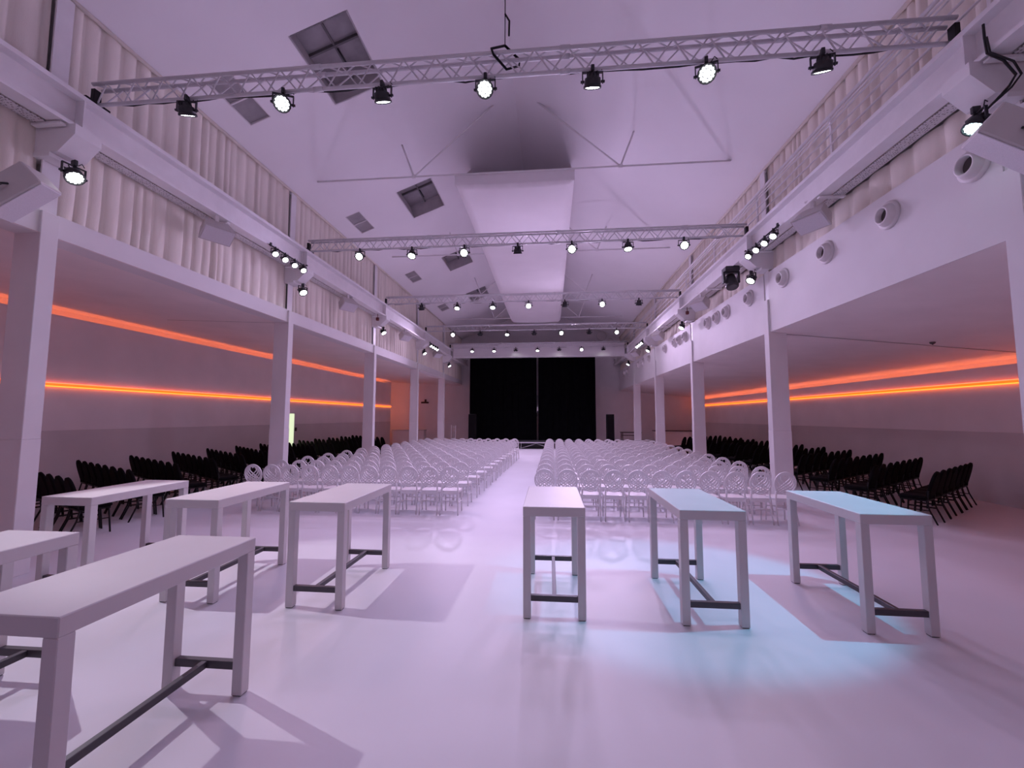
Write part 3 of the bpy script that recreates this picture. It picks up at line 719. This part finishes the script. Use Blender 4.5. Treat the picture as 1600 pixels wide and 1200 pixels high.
# ------------------------------------------------------------------ white lattice-back chairs
def bez(p0, p1, p2, p3, n=10):
    out = []
    for i in range(n+1):
        t = i/n; a = (1-t)**3; b_ = 3*t*(1-t)**2; c = 3*t*t*(1-t); d = t**3
        out.append((a*p0[0]+b_*p1[0]+c*p2[0]+d*p3[0], a*p0[1]+b_*p1[1]+c*p2[1]+d*p3[1]))
    return out
def lattice_back(low=False):
    A, Bv = .194, .212; M = T(0, -.185, .535+Bv) @ T(0, 0, -Bv) @ RX(R(8)) @ T(0, 0, Bv); mb = MB()
    q = 16 if low else 32
    ring = [(A*.955*math.cos(2*math.pi*i/q), Bv*.955*math.sin(2*math.pi*i/q)) for i in range(q+1)]
    mb.band(ring, .0210, .020, M)
    # solid crest with the top of the heart cut out below it
    n = 14 if low else 30; vs = []; fs = []
    for i in range(n+1):
        a = R(8+164*i/n); c, s = math.cos(a), math.sin(a); ac = abs(math.degrees(a)-90)
        if ac < 8: ri = .60+.11*(ac/8)
        elif ac < 24: ri = .71+.02*math.sin((ac-8)/16*math.pi)
        else: ri = .70+(ac-24)/58*.24
        vs += [(A*c, -.009, Bv*s), (A*ri*c, -.009, Bv*ri*s), (A*ri*c, .009, Bv*ri*s), (A*c, .009, Bv*s)]
    for i in range(n):
        for k in range(4): fs.append((i*4+k, i*4+(k+1) % 4, i*4+4+(k+1) % 4, i*4+4+k))
    mb.add(vs, fs, False, M)
    ST = [(-.34, .68), (-.54, .60), (-.69, .44), (-.82, .24)]; CZ = [.05, -.24, -.49, -.71]; EA = [-30, -43, -55, -67]
    for k in range(4):
        for s in (-1, 1):
            x0, z0 = ST[k]; an = R(EA[k]); cz = CZ[k]
            p0 = (s*x0*A, z0*Bv); p1 = (s*(x0-.14)*A, (z0-.36-.02*k)*Bv); c2 = (-.34-.09*k, cz+.30-.04*k)
            mid = (0., cz*Bv); p3 = (s*.95*A*math.cos(an), .95*Bv*math.sin(an))
            b1 = bez(p0, p1, (s*c2[0]*A, c2[1]*Bv), mid, 4 if low else 8)
            b2 = bez(mid, (-s*c2[0]*.45*A, (cz-(c2[1]-cz)*.45)*Bv), (.7*p3[0], p3[1]-.0*Bv), p3, 3 if low else 5)
            mb.band(b1+b2[1:], .0200, .013+.001*k, M, .0015*s)
    return mb
def white_parts(low=False):
    P = {}
    P['back'] = lattice_back(low)
    se = MB()
    n = 12; poly = []
    for i in range(n):
        a = 2*math.pi*i/n+math.pi/n; c, s = math.cos(a), math.sin(a)
        poly.append((.192*math.copysign(abs(c)**.45, c), .205*math.copysign(abs(s)**.45, s)))
    vs = [(x, y, z) for z, k in ((.435, .97), (.44, 1.), (.468, 1.), (.475, .97)) for x, y in [(px*k, py*k) for px, py in poly]]
    fs = [tuple(range(n))[::-1], tuple(range(3*n, 4*n))]+[(j*n+i, j*n+(i+1) % n, (j+1)*n+(i+1) % n, (j+1)*n+i) for j in range(3) for i in range(n)]
    se.add(vs, fs); P['seat'] = se
    k = 5 if low else 8
    for nm, s in (('rl', -1), ('rr', 1)):
        P[nm] = MB().tube([(s*.158, -.196, .60), (s*.165, -.190, .46), (s*.170, -.205, .25), (s*.180, -.265, 0)], .0165, k, r1=.012)
    for nm, s in (('fl', -1), ('fr', 1)):
        P[nm] = MB().tube([(s*.165, .165, .44), (s*.170, .180, 0)], .0165, k, r1=.012)
    P['stretcher'] = MB().tube([(-.168, -.20, .27), (.168, -.20, .27)], .010, k).tube([(-.168, .172, .27), (.168, .172, .27)], .010, k).tube([(-.168, -.21, .22), (-.168, .175, .22)], .010, k).tube([(.168, -.21, .22), (.168, .175, .22)], .010, k)
    P['apron'] = MB().box(-.16, .16, -.205, -.190, .40, .44).box(-.15, .15, .165, .18, .40, .44)
    return P
wp = white_parts()
WM = {n: m_.mesh({'rl': 'leg', 'rr': 'leg', 'fl': 'leg', 'fr': 'leg'}.get(n, n), 'chair_white') for n, m_ in wp.items()}
far = MB()
for n, m_ in white_parts(True).items(): far.add(m_.v, m_.f, m_.sm)
WFAR = far.mesh('lattice_chair', 'chair_white')
rnd = random.Random(11)
ROWY = [0, .93, 1.93, 2.88, 3.86, 4.80, 5.72, 6.68, 7.60, 8.52, 9.46, 10.42, 11.40]
for sd in ('left', 'right'):
    for r in range(13):
        for k in range(11):
            if sd == 'left':
                x = -2.03+ROWY[r]*.031-k*(.42-.0005*r); y = 8.40+ROWY[r]*.985+.25
            else:
                x = -.13+k*.44+.006*r; y = 8.22+ROWY[r]+.25
            x += rnd.uniform(-.005, .005); y += rnd.uniform(-.02, .02); rz = R(rnd.uniform(-1, 1))
            lab = 'white oval-back lattice chair, %s block, %s row, %s seat from the aisle' % (sd, 'front' if r == 0 else ('last' if r == 12 else ORD[r]), ORD[k])
            grp = 'white lattice chairs in the %s block' % sd
            if r < 6:
                t = thing('lattice_chair', lab, 'chair', (x, y, 0), rz, grp)
                for n in WM:
                    o = bpy.data.objects.new(WM[n].name.split('.')[0], WM[n]); C.objects.link(o); o.parent = t
            else:
                o = bpy.data.objects.new('lattice_chair', WFAR); C.objects.link(o); o.location = (x, y, 0); o.rotation_euler = (0, 0, rz)
                tag(o, lab, 'chair', grp)

# ------------------------------------------------------------------ black banquet chairs in the side aisles
def bullet(w0, w1, h, n=7):
    pts = [(-w0/2, 0)]
    for i in range(n+1):
        a = math.pi-math.pi*i/n; pts.append((w1/2*math.copysign(abs(math.cos(a))**.8, math.cos(a)), h-.20+.20*math.sin(a)))
    pts.append((w0/2, 0)); return pts
def dark_parts():
    P = {}
    M = T(0, -.185, .50) @ RX(R(15))
    poly = [(-.185, 0)]+[(math.copysign(.188*max(0, 1-max(0, (z/.47-.30)/.70)**2.3)**.5, sx), z) for sx, zs in ((-1, (.06, .14, .22, .29, .35, .40, .435, .455, .467)), (1, (.467, .455, .435, .40, .35, .29, .22, .14, .06))) for z in zs]+[(.185, 0)]; n = len(poly); mb = MB(); vs = []; fs = []
    for yy, k in ((-.022, .90), (-.012, 1.), (.022, 1.), (.034, .90)):
        for x, z in poly: vs.append((x*k, yy, .22+(z-.22)*k))
    fs = [tuple(range(n)), tuple(range(3*n, 4*n))[::-1]]+[(j*n+i, (j+1)*n+i, (j+1)*n+(i+1) % n, j*n+(i+1) % n) for j in range(3) for i in range(n)]
    sm = [False, False]+[True]*(3*n)
    mb.add(vs, fs, sm, M); P['backrest'] = mb
    P['seat'] = MB().box(-.215, .215, -.19, .235, .425, .495, bev=.025)
    P['frame'] = MB().box(-.20, .20, -.18, .21, .40, .425).tube([(-.19, -.18, .42), (-.19, -.205, .60)], .012, 6).tube([(.19, -.18, .42), (.19, -.205, .60)], .012, 6)
    for nm, s in (('rl', -1), ('rr', 1)): P[nm] = MB().tube([(s*.19, -.165, .42), (s*.195, -.20, .25), (s*.20, -.30, 0)], .0135, 6)
    for nm, s in (('fl', -1), ('fr', 1)): P[nm] = MB().tube([(s*.19, .19, .41), (s*.195, .225, 0)], .0135, 6)
    P['stretcher'] = MB().tube([(-.193, -.20, .24), (-.193, .205, .24)], .009, 5).tube([(.193, -.20, .24), (.193, .205, .24)], .009, 5)
    return P
dpp = dark_parts(); DMAT = {'backrest': 'fabric_black', 'seat': 'fabric_black'}
DM = {n: m_.mesh({'rl': 'leg', 'rr': 'leg', 'fl': 'leg', 'fr': 'leg'}.get(n, n), DMAT.get(n, 'metal_black')) for n, m_ in dpp.items()}
far = MB()
for n, m_ in dpp.items(): far.add(m_.v, m_.f, m_.sm)
DFAR = far.mesh('banquet_chair', 'fabric_black')
def dark_chair(x, y, ang, lab, grp, near):
    rz = ang+R(rnd.uniform(-2.5, 2.5))
    if near:
        t = thing('banquet_chair', lab, 'chair', (x, y, 0), rz, grp)
        for n in DM:
            o = bpy.data.objects.new(DM[n].name.split('.')[0], DM[n]); C.objects.link(o); o.parent = t
    else:
        o = bpy.data.objects.new('banquet_chair', DFAR); C.objects.link(o); o.location = (x, y, 0); o.rotation_euler = (0, 0, rz); tag(o, lab, 'chair', grp)
for i in range(13):                                   # left side, rows turned towards the stage
    a = R(min(39, 24+3*i)); yl = 7.6+1.22*i
    for k in range(8):
        x = -10.75+k*.455*math.cos(a)+.27*math.sin(a); y = yl-k*.455*math.sin(a)+.27*math.cos(a)
        dark_chair(x, y, -a, 'black padded banquet chair in the left aisle, %s row, %s seat from the wall' % ('front' if i == 0 else ORD[i], ORD[k]), 'black banquet chairs in the left aisle', i < 5)
for i in range(12):
    a = R(39.3); n = 7 if i == 0 else 8
    for k in range(n):
        fx, fy = 9.31-k*.465*math.cos(a), 10.39+1.27*i-k*.465*math.sin(a)
        x, y = fx-.30*math.sin(a), fy+.30*math.cos(a)
        dark_chair(x, y, a, 'black padded banquet chair in the right aisle, %s row, %s seat from the wall' % ('front' if i == 0 else ORD[i], ORD[k]), 'black banquet chairs in the right aisle', i < 5)

# edge tubes that hold the roof lining along the eaves, and the loose cable by the nearest right pillar
for n_, sd in ((5, 'left'), (6, 'right')):
    x = PX[sd]+SG[sd]*.10
    struct('trim_%d' % n_, MB().tube([(x, YF, roof(x)-.035), (x, YB, roof(x)-.035)], .032, 8), 'curtain_cream')
tag(obj('loose_cable', MB().tube([(4.49, 4.50, 6.02), (4.49, 4.50, 5.88), (4.50, 4.50, 5.70), (4.64, 4.49, 5.60), (4.74, 4.49, 5.44), (4.68, 4.50, 5.33), (4.60, 4.56, 5.22), (4.60, 4.70, 5.18)], .012, 6).tube([(4.49, 4.48, 5.86), (4.50, 4.47, 5.68), (4.70, 4.46, 5.56), (4.76, 4.46, 5.42), (4.68, 4.48, 5.30), (4.60, 4.58, 5.21)], .010, 6), 'cable_black'), 'loose black cable hanging by the lamp on the nearest right pillar', 'cable')
